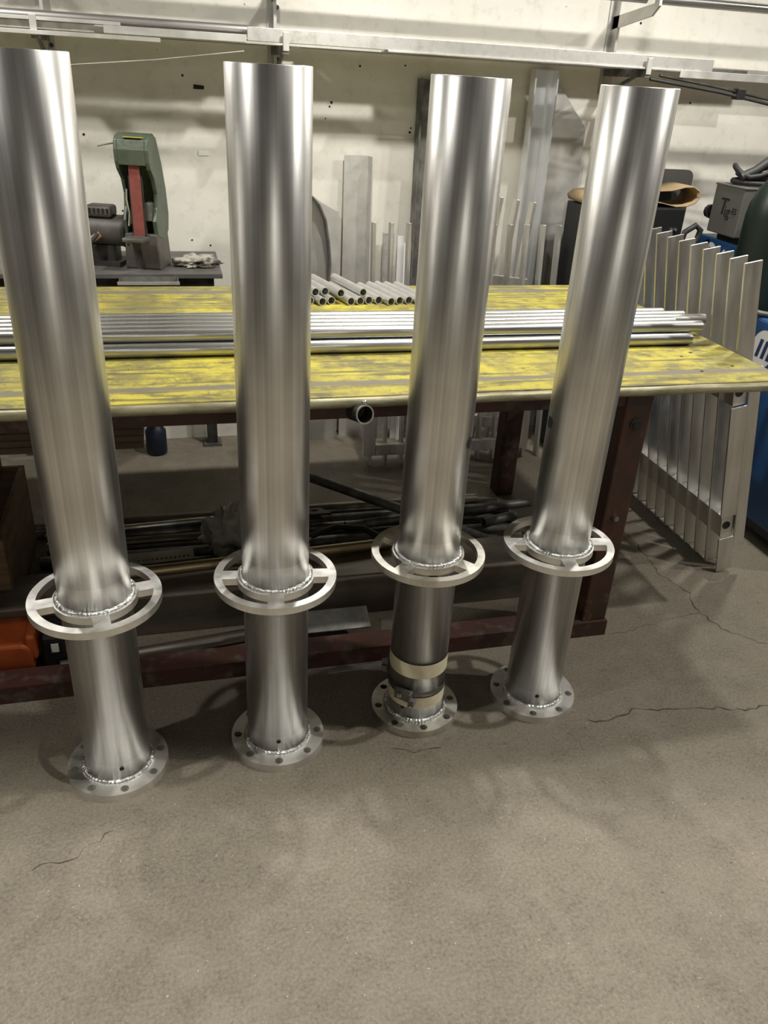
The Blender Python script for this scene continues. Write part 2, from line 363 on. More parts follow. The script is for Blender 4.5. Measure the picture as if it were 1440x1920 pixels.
def ORD(i): return ['first', 'second', 'third', 'fourth', 'fifth', 'sixth', 'seventh', 'eighth', 'ninth', 'tenth', 'eleventh', 'twelfth', 'thirteenth', 'fourteenth'][i]

# ================================================================ setting
WY = 3.97
X0, X1, Y0, CZ = -7.0, 9.0, -9.0, 7.2
fl = struct(MB().box(X0, X1, Y0, WY + 0.2, -0.1, 0).obj('floor', floor_mat()))
wb = struct(MB().box(X0, X1, 0, 0.2, 0, CZ).obj('wall_back', wall_mat(), loc=(0, WY, 0)))
struct(MB().box(X0 - 0.2, X0, Y0, WY, 0, CZ).obj('wall_left', SIDE))
struct(MB().box(X1, X1 + 0.2, Y0, WY, 0, CZ).obj('wall_right', SIDE))
struct(MB().box(X0, X1, Y0 - 0.2, Y0, 0, CZ).obj('wall_front', mat('front_wall_paint', (0.7, 0.69, 0.65), 0.7)))
struct(MB().box(X0, X1, Y0, WY, CZ, CZ + 0.15).obj('ceiling', CEIL))
for x, z in ((0.103, 1.659), (0.737, 1.568), (0.745, 1.585), (1.12, 1.496), (1.116, 1.478), (0.87, 1.734), (1.077, 1.747), (-0.321, 1.416), (-0.192, 1.111), (2.545, 1.663), (0.103, 0.988), (0.186, 0.965), (2.2, 1.98), (2.42, 1.5)):
    MB().tube((x, -0.0015, z), (x, 0.0, z), random.uniform(0.004, 0.0075), seg=7).obj('anchor_hole', S_HOLE, wb)
for x, z, m_ in ((0.167, 1.618, S_HOLE), (0.173, 1.357, PAPER)):
    MB().prism([(x - .022, z - .008), (x + .022, z - .008), (x + .024, z + .006), (x - .02, z + .010)], -0.003, 0, 'y').obj('patch', m_, wb)
def crack(pts, wd):
    v = []; f = []
    fine = []
    for (a, b) in zip(pts, pts[1:]):
        a, b = Vector((*a, 0)), Vector((*b, 0)); n = max(2, int((b - a).length / 0.018)); d = (b - a); nn = Vector((-d.y, d.x, 0)).normalized()
        for i in range(n): fine.append(a + d * (i / n) + nn * random.uniform(-0.009, 0.009))
    fine.append(Vector((*pts[-1], 0)))
    for i, p in enumerate(fine):
        d = (fine[min(i + 1, len(fine) - 1)] - fine[max(i - 1, 0)]).normalized(); nn = Vector((-d.y, d.x, 0)); h = wd * random.choice((0.12, 0.3, 0.5, 0.7, 0.9)) * 0.42
        v += [tuple(p + nn * h + Vector((0, 0, 0.0006))), tuple(p - nn * h + Vector((0, 0, 0.0006)))]
        if i: f.append((2 * i - 2, 2 * i - 1, 2 * i + 1, 2 * i))
    o = MB().add(v, f).obj('floor_crack', mat('crack_dirt', (0.06, 0.052, 0.04), 0.95), fl)
crack([(1.842, 2.744), (1.846, 2.59), (1.82, 2.36), (1.86, 2.22), (1.82, 2.12), (1.85, 1.99), (1.93, 1.89), (1.99, 1.86)], 0.008)
crack([(1.14, 1.635), (1.22, 1.63), (1.3, 1.655), (1.42, 1.63), (1.5, 1.63), (1.62, 1.60), (1.70, 1.585), (1.78, 1.6)], 0.009)
crack([(1.42, 2.02), (1.56, 2.05), (1.7, 2.07), (1.83, 2.1)], 0.003)
crack([(0.52, 1.64), (0.56, 1.62), (0.62, 1.61), (0.66, 1.615)], 0.006)
crack([(-0.42, 1.42), (-0.32, 1.44), (-0.24, 1.5)], 0.005)

# ---------------------------------------------------------------- ceiling lamps
for i, (x, y, LAMP_Z, wt, sz, where) in enumerate(LAMPS):
    t = thing('high_bay_lamp', 'round grey high bay lamp hanging ' + where, 'lamp', (x, y, LAMP_Z), group='high bay lamps on the ceiling')
    MB().lathe([(0.001, 0.16), (0.07, 0.16), (0.09, 0.08), (sz / 2 + 0.02, 0.03), (sz / 2 + 0.03, 0.0), (sz / 2, 0.0), (sz / 2, 0.02), (0.001, 0.02)], 32).obj('housing', LAMPB, t)
    MB().lathe([(0.001, 0.012), (sz / 2 - 0.002, 0.012), (sz / 2 - 0.002, 0.018), (0.001, 0.018)], 32).obj('lens', LENS, t)
    MB().tube((0, 0, 0.16), (0, 0, CZ - LAMP_Z), 0.012).obj('rod', LAMPB, t)
    ld = bpy.data.lights.new('lamp_light', 'AREA'); ld.shape = 'DISK'; ld.size = sz; ld.energy = wt; ld.color = LAMP_COL
    lo = bpy.data.objects.new('lamp_light', ld); C.objects.link(lo); lo.parent = t; lo.location = (0, 0, -0.005)

# duct-shaped light blocker, added unseen overhead to shade the floor behind its edge
du = thing('light_blocker_duct', 'added light blocker in grey sheet metal duct form, unseen above the posts', 'light blocker', (0.238, 0.801, 5.0), (0, 0, R(-13)))
MB().box(-6.5, 6.5, 0, 0.95, 0, 0.4).obj('blocker_body', S_GREY, du, bevel=0.01)
for k in range(6):
    MB().box(-6.4 + k * 2.5, -6.36 + k * 2.5, -0.012, 0.962, -0.012, 0.412).obj('flange_joint', S_GREY, du)
    MB().tube((-6.2 + k * 2.4, 0.1, 0.4), (-6.2 + k * 2.4, 0.1, CZ - 5.0), 0.008).tube((-6.2 + k * 2.4, 0.85, 0.4), (-6.2 + k * 2.4, 0.85, CZ - 5.0), 0.008).obj('hanger', LAMPB, du)

# ================================================================ pipe posts
H_POST, R_T, R_F, R_R, Z_R = 1.708, 0.0841, 0.131, 0.1554, 0.565
def weld(r, z, rb, inward=0):
    def wob(rr, zz, t, k):
        q = 1 + 0.12 * math.sin(t * 62) + 0.18 * noise.noise((math.cos(t) * 6, math.sin(t) * 6, z * 9))
        return r + (rr - r) * q, z + (zz - z) * q
    prof = [(r + rb * math.cos(a), z + rb * math.sin(a)) for a in [R(x) for x in range(-40, 221, 26)]]
    return MB().lathe(prof, 248, wob=wob)
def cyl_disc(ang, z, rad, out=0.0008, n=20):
    """disc on the pipe wall, shaped to its curve, for the painted shade of a hole"""
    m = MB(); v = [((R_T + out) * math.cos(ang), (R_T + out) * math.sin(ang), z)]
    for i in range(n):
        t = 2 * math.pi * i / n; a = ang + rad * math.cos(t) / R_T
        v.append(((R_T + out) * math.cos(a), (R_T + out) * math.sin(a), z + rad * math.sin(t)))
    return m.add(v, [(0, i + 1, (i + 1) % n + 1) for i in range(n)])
def hole_shade_disc(ang, z, rad, parent, name):
    h = cyl_disc(ang, z, rad).obj(name, S_HOLE, parent)  # no opening, the hole's inner shade is a dark disc
def band(r, z0, z1, a0=0, a1=2 * math.pi, seg=64):
    n = seg; v = []
    for i in range(n + 1):
        t = a0 + (a1 - a0) * i / n; v += [(r * math.cos(t), r * math.sin(t), z0), (r * math.cos(t), r * math.sin(t), z1)]
    return MB().add(v, [(2 * i, 2 * i + 2, 2 * i + 3, 2 * i + 1) for i in range(n)], True)
def post(x, y, label, spoke0, bolt0, drain, dirty=False):
    t = thing('pipe_post', label, 'pipe post', (x, y, 0), group='flanged aluminium pipe posts in a row')
    cast = A_DIRTY if dirty else A_CAST
    MB().lathe([(R_T - 0.007, 0.002), (R_T, 0.002), (R_T, H_POST - 0.0015), (R_T - 0.0015, H_POST), (R_T - 0.0055, H_POST), (R_T - 0.007, H_POST - 0.0015), (R_T - 0.007, 0.002)], 96).obj('pipe', A_POST, t)
    holes = [circ(0.0108, 20, 0.1125 * math.cos(bolt0 + k * math.pi / 4), 0.1125 * math.sin(bolt0 + k * math.pi / 4)) for k in range(8)]
    MB().holed(circ(R_F, 96), [circ(R_T + 0.0005, 96)] + holes, 0.0, 0.025).obj('base_flange', cast, t, bevel=0.001)
    weld(R_T + 0.003, 0.027, 0.008).obj('flange_weld', A_WELD, t)
    hub, rim, hw = 0.0985, 0.1355, 0.0195
    hs = []
    for k in range(4):
        a = spoke0 + k * math.pi / 2; b = a + math.pi / 2
        i0, i1 = a + math.asin(hw / hub), b - math.asin(hw / hub); o0, o1 = a + math.asin(hw / rim), b - math.asin(hw / rim)
        lp = [(rim * math.cos(o0 + (o1 - o0) * i / 20), rim * math.sin(o0 + (o1 - o0) * i / 20)) for i in range(21)]
        lp += [(hub * math.cos(i1 + (i0 - i1) * i / 14), hub * math.sin(i1 + (i0 - i1) * i / 14)) for i in range(15)]
        hs.append(lp)
    MB().holed(circ(R_R, 120), [circ(R_T + 0.0005, 96)] + hs, Z_R - 0.019, Z_R).obj('spoked_ring', cast, t, bevel=0.0008)
    weld(R_T + 0.003, Z_R + 0.002, 0.0075).obj('ring_weld', A_WELD, t)
    hole_shade_disc(drain, 0.068, 0.0062, t, 'drain_hole')
    return t
def toward(x, y): return math.atan2(-y, -x)
PX = [(-0.232, 1.72), (0.205, 1.741), (0.629, 1.792), (1.012, 1.78)]
p1 = post(*PX[0], 'leftmost aluminium pipe post with a spoked ring and bolted base, cut by the left edge', toward(*PX[0]) + 0.04, toward(*PX[0]) + 0.04, toward(*PX[0]) + 0.05)
p2 = post(*PX[1], 'second aluminium pipe post from the left, with clean spoked ring and flange', toward(*PX[1]), toward(*PX[1]) + 0.02, toward(*PX[1]) + 0.02)
p3 = post(*PX[2], 'aluminium pipe post with masking tape and a hose clamp above its flange', toward(*PX[2]) - 0.52, toward(*PX[2]) + 0.3, toward(*PX[2]) - 0.42, True)
p4 = post(*PX[3], 'rightmost aluminium pipe post, standing beside the table leg', toward(*PX[3]) + 0.36, toward(*PX[3]) + 0.14, toward(*PX[3]) + 0.22)
hole_shade_disc(toward(*PX[3]) - 1.12, 0.93, 0.016, p4, 'side_hole')
hole_shade_disc(toward(*PX[2]) + 1.2, 0.905, 0.016, p3, 'side_hole')
# tape and clamps on the third post
f3 = toward(*PX[2])
for z0, z1 in ((0.183, 0.232), (0.072, 0.112)):
    o = band(R_T + 0.0012, z0, z1).obj('tape_band', TAPE, p3); o['label'] = 'cream masking tape band'
cl = band(R_T + 0.0022, 0.122, 0.136).obj('hose_clamp', S_GREY, p3); cl['label'] = 'dark steel hose clamp'
def latch(ang, z, big):
    M = Matrix.Rotation(ang, 4, 'Z')
    m = MB().box(R_T + 0.001, R_T + 0.008, -0.026 * big, 0.026 * big, z - 0.03, z + 0.012, M)
    m.box(R_T + 0.001, R_T + 0.022, 0.026 * big, 0.031 * big, z - 0.034, z + 0.012, M).box(R_T + 0.004, R_T + 0.02, 0.03 * big, 0.044 * big, z - 0.03, z - 0.008, M)
    o = m.obj('latch', S_GREY, cl, bevel=0.001)
    b = MB(); p = M @ Vector((R_T + 0.008, -0.006, z - 0.01)); d = M @ Vector((1, 0, 0)); b.tube(p, p + d * 0.006, 0.008, seg=6); b.tube(p + d * 0.006, p + d * 0.011, 0.0045)
    b.obj('bolt', A_BAR, cl)
latch(f3 - 0.42, 0.128, 1.0); latch(f3 - 1.75, 0.165, 0.6)
o = MB().box(R_T, R_T + 0.008, -0.012, 0.012, 0.522, 0.535, Matrix.Rotation(f3 + 0.25, 4, 'Z')).obj('tape_scrap', mat('brown_residue', (0.2, 0.12, 0.07), 0.7), p3)

# ================================================================ yellow table
TX0, TX1, TY0, TY1, TZ = -2.3, 1.868, 2.03, 3.33, 0.925
tb = thing('work_table', 'long steel work table with worn yellow top and dark red frame', 'table', (0, TY0, 0))
def T(y): return y - TY0
MB().box(TX0, TX1, 0.012, T(TY1), TZ - 0.022, TZ).obj('top', YEL, tb, bevel=0.003)
ed = MB().sweep([(TX0, 0.008, TZ - 0.0175)] + [(TX0 + (TX1 - TX0) * i / 60, 0.008 + 0.002 * noise.noise((i * .7, 0, 0)), TZ - 0.0175 + 0.0025 * noise.noise((i * .9, 3, 0))) for i in range(1, 60)] + [(TX1, 0.008, TZ - 0.0175)], 0.0145, 12).obj('edge_bar', EDGE, tb)
MB().box(TX0 + 0.05, 1.40, 0.02, 0.06, 0.855, 0.902).obj('apron', RED, tb, bevel=0.004)
MB().box(TX0 + 0.05, 1.48, T(3.13), T(3.17), 0.855, 0.902).obj('apron', RED, tb, bevel=0.004)
MB().box(1.32, 1.37, 0.06, T(3.13), 0.855, 0.902).obj('apron', RED, tb, bevel=0.004)
def leg(x, y, s=0.085):
    MB().box(x - s / 2, x + s / 2, y, y + s, 0.058, 0.903).obj('leg', RUSTY, tb, bevel=0.006)
leg(1.352, 0.012, 0.09); leg(-1.9, 0.012, 0.09)
MB().box(1.40, 1.485, T(3.11), T(3.195), 0.0, 0.903).obj('leg', RED, tb, bevel=0.006)
MB().box(-1.9, -1.815, T(3.11), T(3.195), 0.0, 0.903).obj('leg', RED, tb, bevel=0.006)
for z_, x_, r2 in ((0.80, 1.352, 0.014), (0.47, 1.35, 0.009)):
    bo = MB().tube((x_, 0.012, z_), (x_, 0.006, z_), r2 + 0.006, seg=20).obj('washer', RUSTY if r2 < 0.01 else S_DARK, tb)
    MB().tube((x_, 0.007, z_), (x_, 0.001, z_), r2, seg=6 if r2 < 0.01 else 20).obj('bolt', S_GREY if r2 < 0.01 else S_HOLE, bo)  # upper one is a hole, its shade painted as a dark disc
# hollow bottom rail with an open end
def box_rail(x0, x1, y0, y1, z0, z1, t=0.006):
    prof_o = [(y0, z0), (y1, z0), (y1, z1), (y0, z1)]; prof_i = [(y0 + t, z0 + t), (y1 - t, z0 + t), (y1 - t, z1 - t), (y0 + t, z1 - t)]
    v = [(x, *p) for x in (x0, x1) for p in prof_o] + [(x, *p) for x in (x0, x1) for p in prof_i]
    f = []
    for i in range(4):
        j = (i + 1) % 4
        f += [(i, j, 4 + j, 4 + i), (8 + i, 12 + i, 12 + j, 8 + j), (i, 8 + i, 8 + j, j), (4 + i, 4 + j, 12 + j, 12 + i)]
    return MB().add(v, f)
box_rail(TX0 + 0.2, 1.40, 0.0, 0.085, 0.0, 0.06).obj('bottom_rail', RED, tb)
so = MB().tube((0.483, -0.035, 0.888), (0.455, 0.085, 0.862), 0.0265, 0.0235, 28).obj('pipe_socket', S_DARK, tb)
MB().tube((0.4835, -0.037, 0.8884), (0.4825, -0.033, 0.8876), 0.0268, 0.023, 28).obj('cut_end', A_CAST, so)
MB().lathe([(0.001, 0.012), (0.006, 0.009), (0.008, 0.004), (0.005, 0.0), (0.001, -0.002)], 10, Matrix.Translation((0.484, -0.022, 0.914))).obj('tack_weld', A_WELD, so)
for x, y in ((1.64, 0.27), (1.70, 0.31), (1.62, 0.12), (1.76, 0.16)):
    MB().lathe([(0.001, TZ + 0.0006), (0.006, TZ + 0.0006)], 14, Matrix.Translation((x, y, 0))).obj('bolt_hole', S_HOLE, tb)

# wooden drawer box under the table (ribbed)
t = thing('drawer_box', 'brown ribbed wooden drawer box hung under the yellow table', 'drawer', (-0.5, 2.27, 0.70))
MB().box(-0.5, 0.385, 0, 0.42, 0, 0.20).obj('body', mat('dark_wood', (0.085, 0.052, 0.026), 0.65, 0, (0.06, 0.036, 0.018), 6, (1, 1, 8)), t)
for k in range(9): MB().box(-0.5, 0.387, -0.003, 0, 0.008 + k * 0.021, 0.020 + k * 0.021).obj('rib', MATS['dark_wood'], t)

# ================================================================ stock on the table
RT_ = 0.0212
def horiz_tube(y, z, x0, x1, label, group, r=RT_, skew=0.0, m=A_TUBE, name='aluminium_tube', wall=0.003):
    o = MB().tube((x0, -skew, 0), (x1, skew, 0), r, r - wall, 24).obj(name, m, loc=(0, y, z)); return tag(o, label, 'tube', group)
ends0 = [1.745, 1.735, 1.72, 1.80, 1.79, 1.83]
for i in range(6):
    horiz_tube(2.425 + i * 0.0432, TZ + RT_ + 0.0012, -1.6 - 0.03 * (i % 3), ends0[i], ORD(i) + ' tube from the front in the lower layer of long bright tubes on the table', 'long aluminium tubes on the table')
ends1 = [1.79, 1.71, 1.86, 1.80, 1.74]
for i in range(5):
    horiz_tube(2.425 + (i + 0.5) * 0.0432 + 0.0, TZ + RT_ + 0.0382, -1.55 - 0.04 * (i % 2), ends1[i], ORD(i) + ' tube from the front in the upper layer of long bright tubes on the table', 'long aluminium tubes on the table')
# short tubes
RS = 0.0158
def short_tube(x, y, z, label, a, ln=0.27, tilt=0.0):
    d = Vector((-math.sin(a), math.cos(a), 0)) * ln; d.z = tilt
    o = MB().tube((0, 0, 0), d, RS, RS - 0.0024, 24).obj('short_tube', A_SHORT, loc=(x, y, z)); return tag(o, label, 'tube', 'short aluminium tubes piled on the table')
low = [(0.500, 3.0), (0.545, 2.985), (0.582, 3.0), (0.655, 2.985), (0.692, 2.99), (0.728, 3.0), (0.767, 3.0), (0.81, 2.975), (0.848, 2.99), (0.886, 2.995), (0.925, 2.99), (0.963, 2.99)]
for i, (x, y) in enumerate(low):
    short_tube(x, y + 0.02, TZ + RS, ORD(i) + ' short aluminium tube from the left in the lower layer of the pile', R(14 + 0.8 * math.sin(i * 2.1)))
hi_ = [(0.5235, 3.02), (0.5625, 3.03), (0.6175, 3.0), (0.7065, 3.01)]
for i, (x, y) in enumerate(hi_):
    short_tube(x, y + 0.02, TZ + RS + 0.0275, ORD(i) + ' short aluminium tube from the left lying on top of the pile', R(14))
o = MB().prism([(-0.52, 0), (-0.18, 0.03), (-0.285, 0.12), (-0.52, 0.12)], 0, 0.0012, 'z').obj('paper_sheet', PAPER, loc=(0, 2.83, TZ + 0.001)); tag(o, 'white paper sheet lying on the yellow table behind the leftmost post', 'paper')

# ================================================================ wall rack
AZ = 1.785
def bracket(x, label, upper):
    t = thing('wall_bracket', label, 'bracket', (x, WY, 0), group='steel wall brackets carrying the stock')
    MB().box(-0.028, 0.028, -0.008, 0, 1.68, 2.5).obj('upright', A_PLATE, t)
    MB().box(-0.006, 0.006, -0.06, -0.008, 1.70, 2.5).obj('upright_web', A_PLATE, t)
    a = MB().box(-0.012, 0.012, -0.39, -0.008, AZ - 0.03, AZ).obj('arm', S_GREY, t)
    MB().box(-0.012, 0.012, -0.395, -0.385, AZ - 0.02, AZ + 0.045).obj('lip', A_PLATE, a, bevel=0.002)
    MB().prism([(-0.30, AZ - 0.03), (-0.26, AZ - 0.03), (-0.008, 1.69), (-0.008, 1.665)], -0.005, 0.005, 'x').obj('brace', S_GREY, t)
    MB().tube((0.015, -0.008, 1.93), (0.015, -0.018, 1.93), 0.009, seg=6).obj('bolt', S_DARK, t)
    MB().tube((0.015, -0.008, 1.74), (0.015, -0.018, 1.74), 0.009, seg=6).obj('bolt', S_DARK, t)
    b = MB().prism([(-0.39, 2.02), (-0.34, 1.985), (-0.008, 1.945), (-0.008, 1.995), (-0.35, 2.03), (-0.365, 2.1), (-0.39, 2.1)], -0.006, 0.006, 'x')
    b = b.obj('upper_arm', A_PLATE, t)
bracket(-0.42, 'wall bracket at the left end of the rack, above the leftmost post', False)
bracket(0.49, 'wall bracket above the second post, holding the long pipe end', False)
bracket(2.06, 'wall bracket with a bent upper arm above the rightmost post', True)
G_ST = 'metal stock stored on the wall rack'
def stockbar(mb, name, m, loc, label, cat): return tag(mb.obj(name, m, loc=loc, bevel=0.001), label, cat, G_ST)
stockbar(MB().tube((-2.2, 0, 0), (0.36, 0, 0), 0.0175, 0.0145, 24), 'grey_pipe', mat('dull_alu_pipe', (0.42, 0.41, 0.40), 0.45, 1), (0, 3.665, AZ + 0.045), 'long dull grey pipe on the left half of the wall rack', 'pipe')
stockbar(MB().prism([(0, 0), (0.055, 0), (0.055, 0.005), (0.005, 0.005), (0.005, 0.046), (0, 0.046)], 0.345, 2.385, 'x'), 'angle_bar', A_STOCK, (0, 3.60, AZ + 0.0085), 'long mottled aluminium angle bar on the right half of the wall rack', 'angle bar')
stockbar(MB().box(0.9, 2.33, 0, 0.12, 0, 0.007), 'flat_bar', A_PLATE, (0, 3.588, AZ + 0.001), 'wide flat bar lying under the mottled angle bar', 'flat bar')
stockbar(MB().prism([(0, 0), (0.05, 0), (0.05, 0.004), (0.004, 0.004), (0.004, 0.03), (0, 0.03)], 2.22, 3.6, 'x'), 'angle_bar', A_PLATE, (0, 3.585, AZ - 0.022), 'pale angle bar running off the right edge below the mottled one', 'angle bar')
stockbar(MB().box(-0.18, 0.34, 0, 0.05, 0, 0.026), 'rectangular_bar', A_PLATE, (0, 3.59, AZ + 0.001), 'short pale rectangular bar below the grey pipe, touching the mottled angle', 'bar')
stockbar(MB().box(-2.0, -0.12, 0, 0.03, 0, 0.012), 'flat_bar', A_PLATE, (0, 3.605, AZ + 0.028), 'pale flat bar directly under the long grey pipe at the left', 'flat bar')
stockbar(MB().box(-2.0, -0.215, 0, 0.035, 0, 0.026), 'square_bar', A_STOCK, (0, 3.63, AZ + 0.001), 'pale square bar end showing under the flat bar on the rack', 'bar')
stockbar(MB().box(-2.0, 0.02, 0, 0.03, -0.008, 0.006), 'flat_bar', A_PLATE, (0, 3.553, AZ - 0.010), 'lowest flat bar on the left of the rack, ending over the grinder', 'flat bar')
for k, (xa, xb, y0, wd) in enumerate(((-2.2, 1.5, 3.715, 0.07), (-2.4, 2.7, 3.79, 0.035), (0.6, 3.8, 3.835, 0.05), (-2.3, 0.55, 3.835, 0.045), (-2.4, 3.4, 3.892, 0.06))):
    stockbar(MB().box(xa, xb, 0, wd, 0, 0.02 + 0.006 * (k % 3)), 'flat_bar', S_GREY if k % 2 else A_PLATE, (0, y0, AZ + 0.001),
             ['wide pale flat bar just behind the mottled angle on the rack', 'dark flat bar in the middle of the wall rack', 'pale flat bar on the right half of the rack near the wall', 'dark flat bar on the left half of the rack near the wall', 'pale flat bar on the rack closest to the wall'][k], 'flat bar')
o = MB().sweep([(-0.42, 3.55, 1.665), (0.0, 3.57, 1.71), (0.33, 3.59, 1.757)], 0.0022, 6).obj('thin_wire', A_PLATE); tag(o, 'thin pale wire sloping below the wall rack over the grinder', 'wire')
t = thing('black_cable', 'pair of black rods with a clip sloping right below the wall rack', 'cable', (2.08, 3.59, 1.75))
MB().sweep([(0, 0, 0), (0.35, -0.02, -0.035), (0.75, -0.03, -0.09), (1.1, -0.03, -0.14)], 0.007, 8).obj('rod', S_RUBBER, t)
MB().sweep([(0.05, 0.01, 0.016), (0.35, -0.005, -0.017), (0.75, -0.01, -0.07), (1.1, -0.01, -0.12)], 0.006, 8).obj('rod', S_DARK, t)
MB().box(0.43, 0.47, -0.035, 0.01, -0.06, -0.015).obj('clip', S_BLACK, t, bevel=0.004)
def rack_tube(x0, x1, label): stockbar(MB().tube((x0, 0, 0), (x1, 0, 0), 0.019, 0.016, 24), 'rack_tube', A_TUBE, (0, 3.668, 2.056), label, 'tube')
rack_tube(-1.5, 2.04, 'bright tube on the upper arm, left of the bent bracket'); rack_tube(2.10, 4.2, 'bright tube on the upper arm, right of the bent bracket')
stk = [o for o in C.objects if o.name.startswith('rack_tube')]
for o in stk: o.location.z = 2.03 + 0.0195

# ================================================================ leaning stock behind the table
G_L = 'aluminium offcuts leaning on the wall'
def lean(mb, name, m, base, tilt, label, cat, rz=0):
    o = mb.obj(name, m, loc=base, rot=(tilt, 0, rz)); return tag(o, label, cat, G_L)
lean(MB().prism([(0, 0), (0, 0.006), (0.118, 0.006), (0.118, -0.085), (0.112, -0.085), (0.112, 0)], 0, 1.375, 'z'), 'angle_offcut', A_PALE, (0.805, 3.90, 0), R(-1.6), 'wide pale angle offcut leaning on the wall beside the curved sheet', 'angle bar')
t = thing('curved_sheet', 'curved aluminium sheet offcut leaning on the wall right of the second post', 'sheet', (0.60, 3.86, 0), (R(-3), 0, 0), G_L)
MB().prism([(0, 0), (0.18, 0), (0.18, 1.13), (0.1, 1.17), (0.0, 1.24)], 0, 0.005, 'y').obj('back_sheet', A_PLATE, t)
cv = [(0.04, 1.20), (0.075, 1.165), (0.105, 1.10), (0.122, 1.0), (0.13, 0.9), (0.122, 0.8), (0.105, 0.70)]
MB().prism(cv + [(x + 0.006, z + 0.003) for x, z in cv[::-1]], -0.07, 0, 'y').obj('curved_edge', S_GREY, t)
def chan(wd, dp, ln, th=0.007):
    return MB().prism([(0, 0), (0, -dp), (th, -dp), (th, -th), (wd - th, -th), (wd - th, -dp), (wd, -dp), (wd, 0)], 0, ln, 'z')
lean(chan(0.17, 0.07, 1.70), 'steel_channel', S_GREY, (1.135, 3.90, 0), R(-1.8), 'dark channel section leaning on the wall behind the third post', 'channel', R(0))
lean(chan(0.115, 0.06, 1.765), 'aluminium_channel', A_SHINY, (1.665, 3.885, 0), R(-1.4), 'tall shiny aluminium channel leaning on the wall under the rack', 'channel', R(-1))
lean(MB().prism([(0, 0), (0.245, 0), (0.215, 1.53), (0.06, 1.70), (0.0, 1.74)], 0, 0.008, 'y'), 'wide_plate', A_PLATE, (1.775, 3.925, 0), R(-0.8), 'wide stained aluminium plate with a clipped corner leaning on the wall', 'plate')
lean(MB().box(0, 0.03, -0.01, 0, 0, 1.03), 'white_flat', mat('bright_flat', (0.78, 0.78, 0.77), 0.4, 0.3), (1.07, 3.84, 0), R(-4), 'short bright white flat between the bars left of the third post', 'flat bar')
lean(MB().box(0, 0.05, -0.03, 0, 0, 1.04), 'block_offcut', A_STOCK, (1.0, 3.87, 0), R(-3), 'square grey tube offcut standing behind the panel bars', 'offcut')
lean(MB().box(0, 0.035, -0.01, 0, 0, 1.0), 'white_flat', MATS['bright_flat'], (1.098, 3.82, 0), R(-4), 'second short bright flat, nearest to the dark channel', 'flat bar')

# railing panels
def bar_panel(label, loc, tilt, xs, zt, zb, frame, bw=0.014, bd=0.042, lean_x=0.0):
    t = thing('railing_panel', label, 'panel', loc, (tilt, lean_x, 0))
    for x in xs:
        MB().box(x - bw / 2, x + bw / 2, -bd / 2, bd / 2, zb, zt).obj('bar', A_BAR, t, bevel=0.001)
    for x0, x1, z0, z1, nm in frame:
        MB().box(x0, x1, -bd / 2 - 0.034, -bd / 2, z0, z1).obj(nm, A_BAR, t, bevel=0.002)
    return t
bar_panel('aluminium railing panel with short bars leaning just behind the table', (0, 3.53, 0), R(-6), [0.885 + 0.0815 * k for k in range(12)], 1.135, 0.0,
          [(0.845, 0.905, 0.06, 0.80, 'stile'), (1.645, 1.705, 0.06, 0.80, 'stile'), (0.905, 1.645, 0.06, 0.115, 'rail'), (0.905, 1.645, 0.745, 0.80, 'rail')])
bar_panel('taller bar panel behind the short railing panel, right of the third post', (0, 3.66, 0), R(-4), [1.285, 1.365, 1.45, 1.535], 1.40, 0.18,
          [(1.22, 1.56, 1.0, 1.055, 'rail'), (1.22, 1.56, 0.3, 0.355, 'rail')], bw=0.016, bd=0.05, lean_x=R(6.5))

# ================================================================ louvre panel on the right
lp = thing('louvre_panel', 'aluminium louvre panel of upright blades leaning on the right table end', 'panel', (2.055, 2.33, 0.006), (0, R(-11.0), 0))
bw, bt, bl = 0.066, 0.008, 1.24
for k in range(1, 10):
    MB().box(0, bw, k * 0.078, k * 0.078 + bt, 0, bl).obj('blade', A_BAR, lp, bevel=0.0015)
for z0, z1, n in ((0, 0.155, 'blade_foot'), (0.255, 0.72, 'blade_infill'), (0.82, bl, 'blade')):
    MB().box(0, bw, 0, bt, z0, z1).obj(n, A_BAR, lp, bevel=0.0015)
MB().box(bw, 0.112, 0, bt, 0.10, 0.86).obj('end_plate', A_BAR, lp, bevel=0.0015)
for z0 in (0.158, 0.723):
    r_ = MB().box(0.012, bw - 0.002, 0.012, 0.078 * 9, z0, z0 + 0.095).obj('rail', A_BAR, lp)
    MB().tube((0.034, 0.0115, z0 + 0.05), (0.034, 0.011, z0 + 0.05), 0.017, seg=20).obj('rail_bore', S_HOLE, r_)

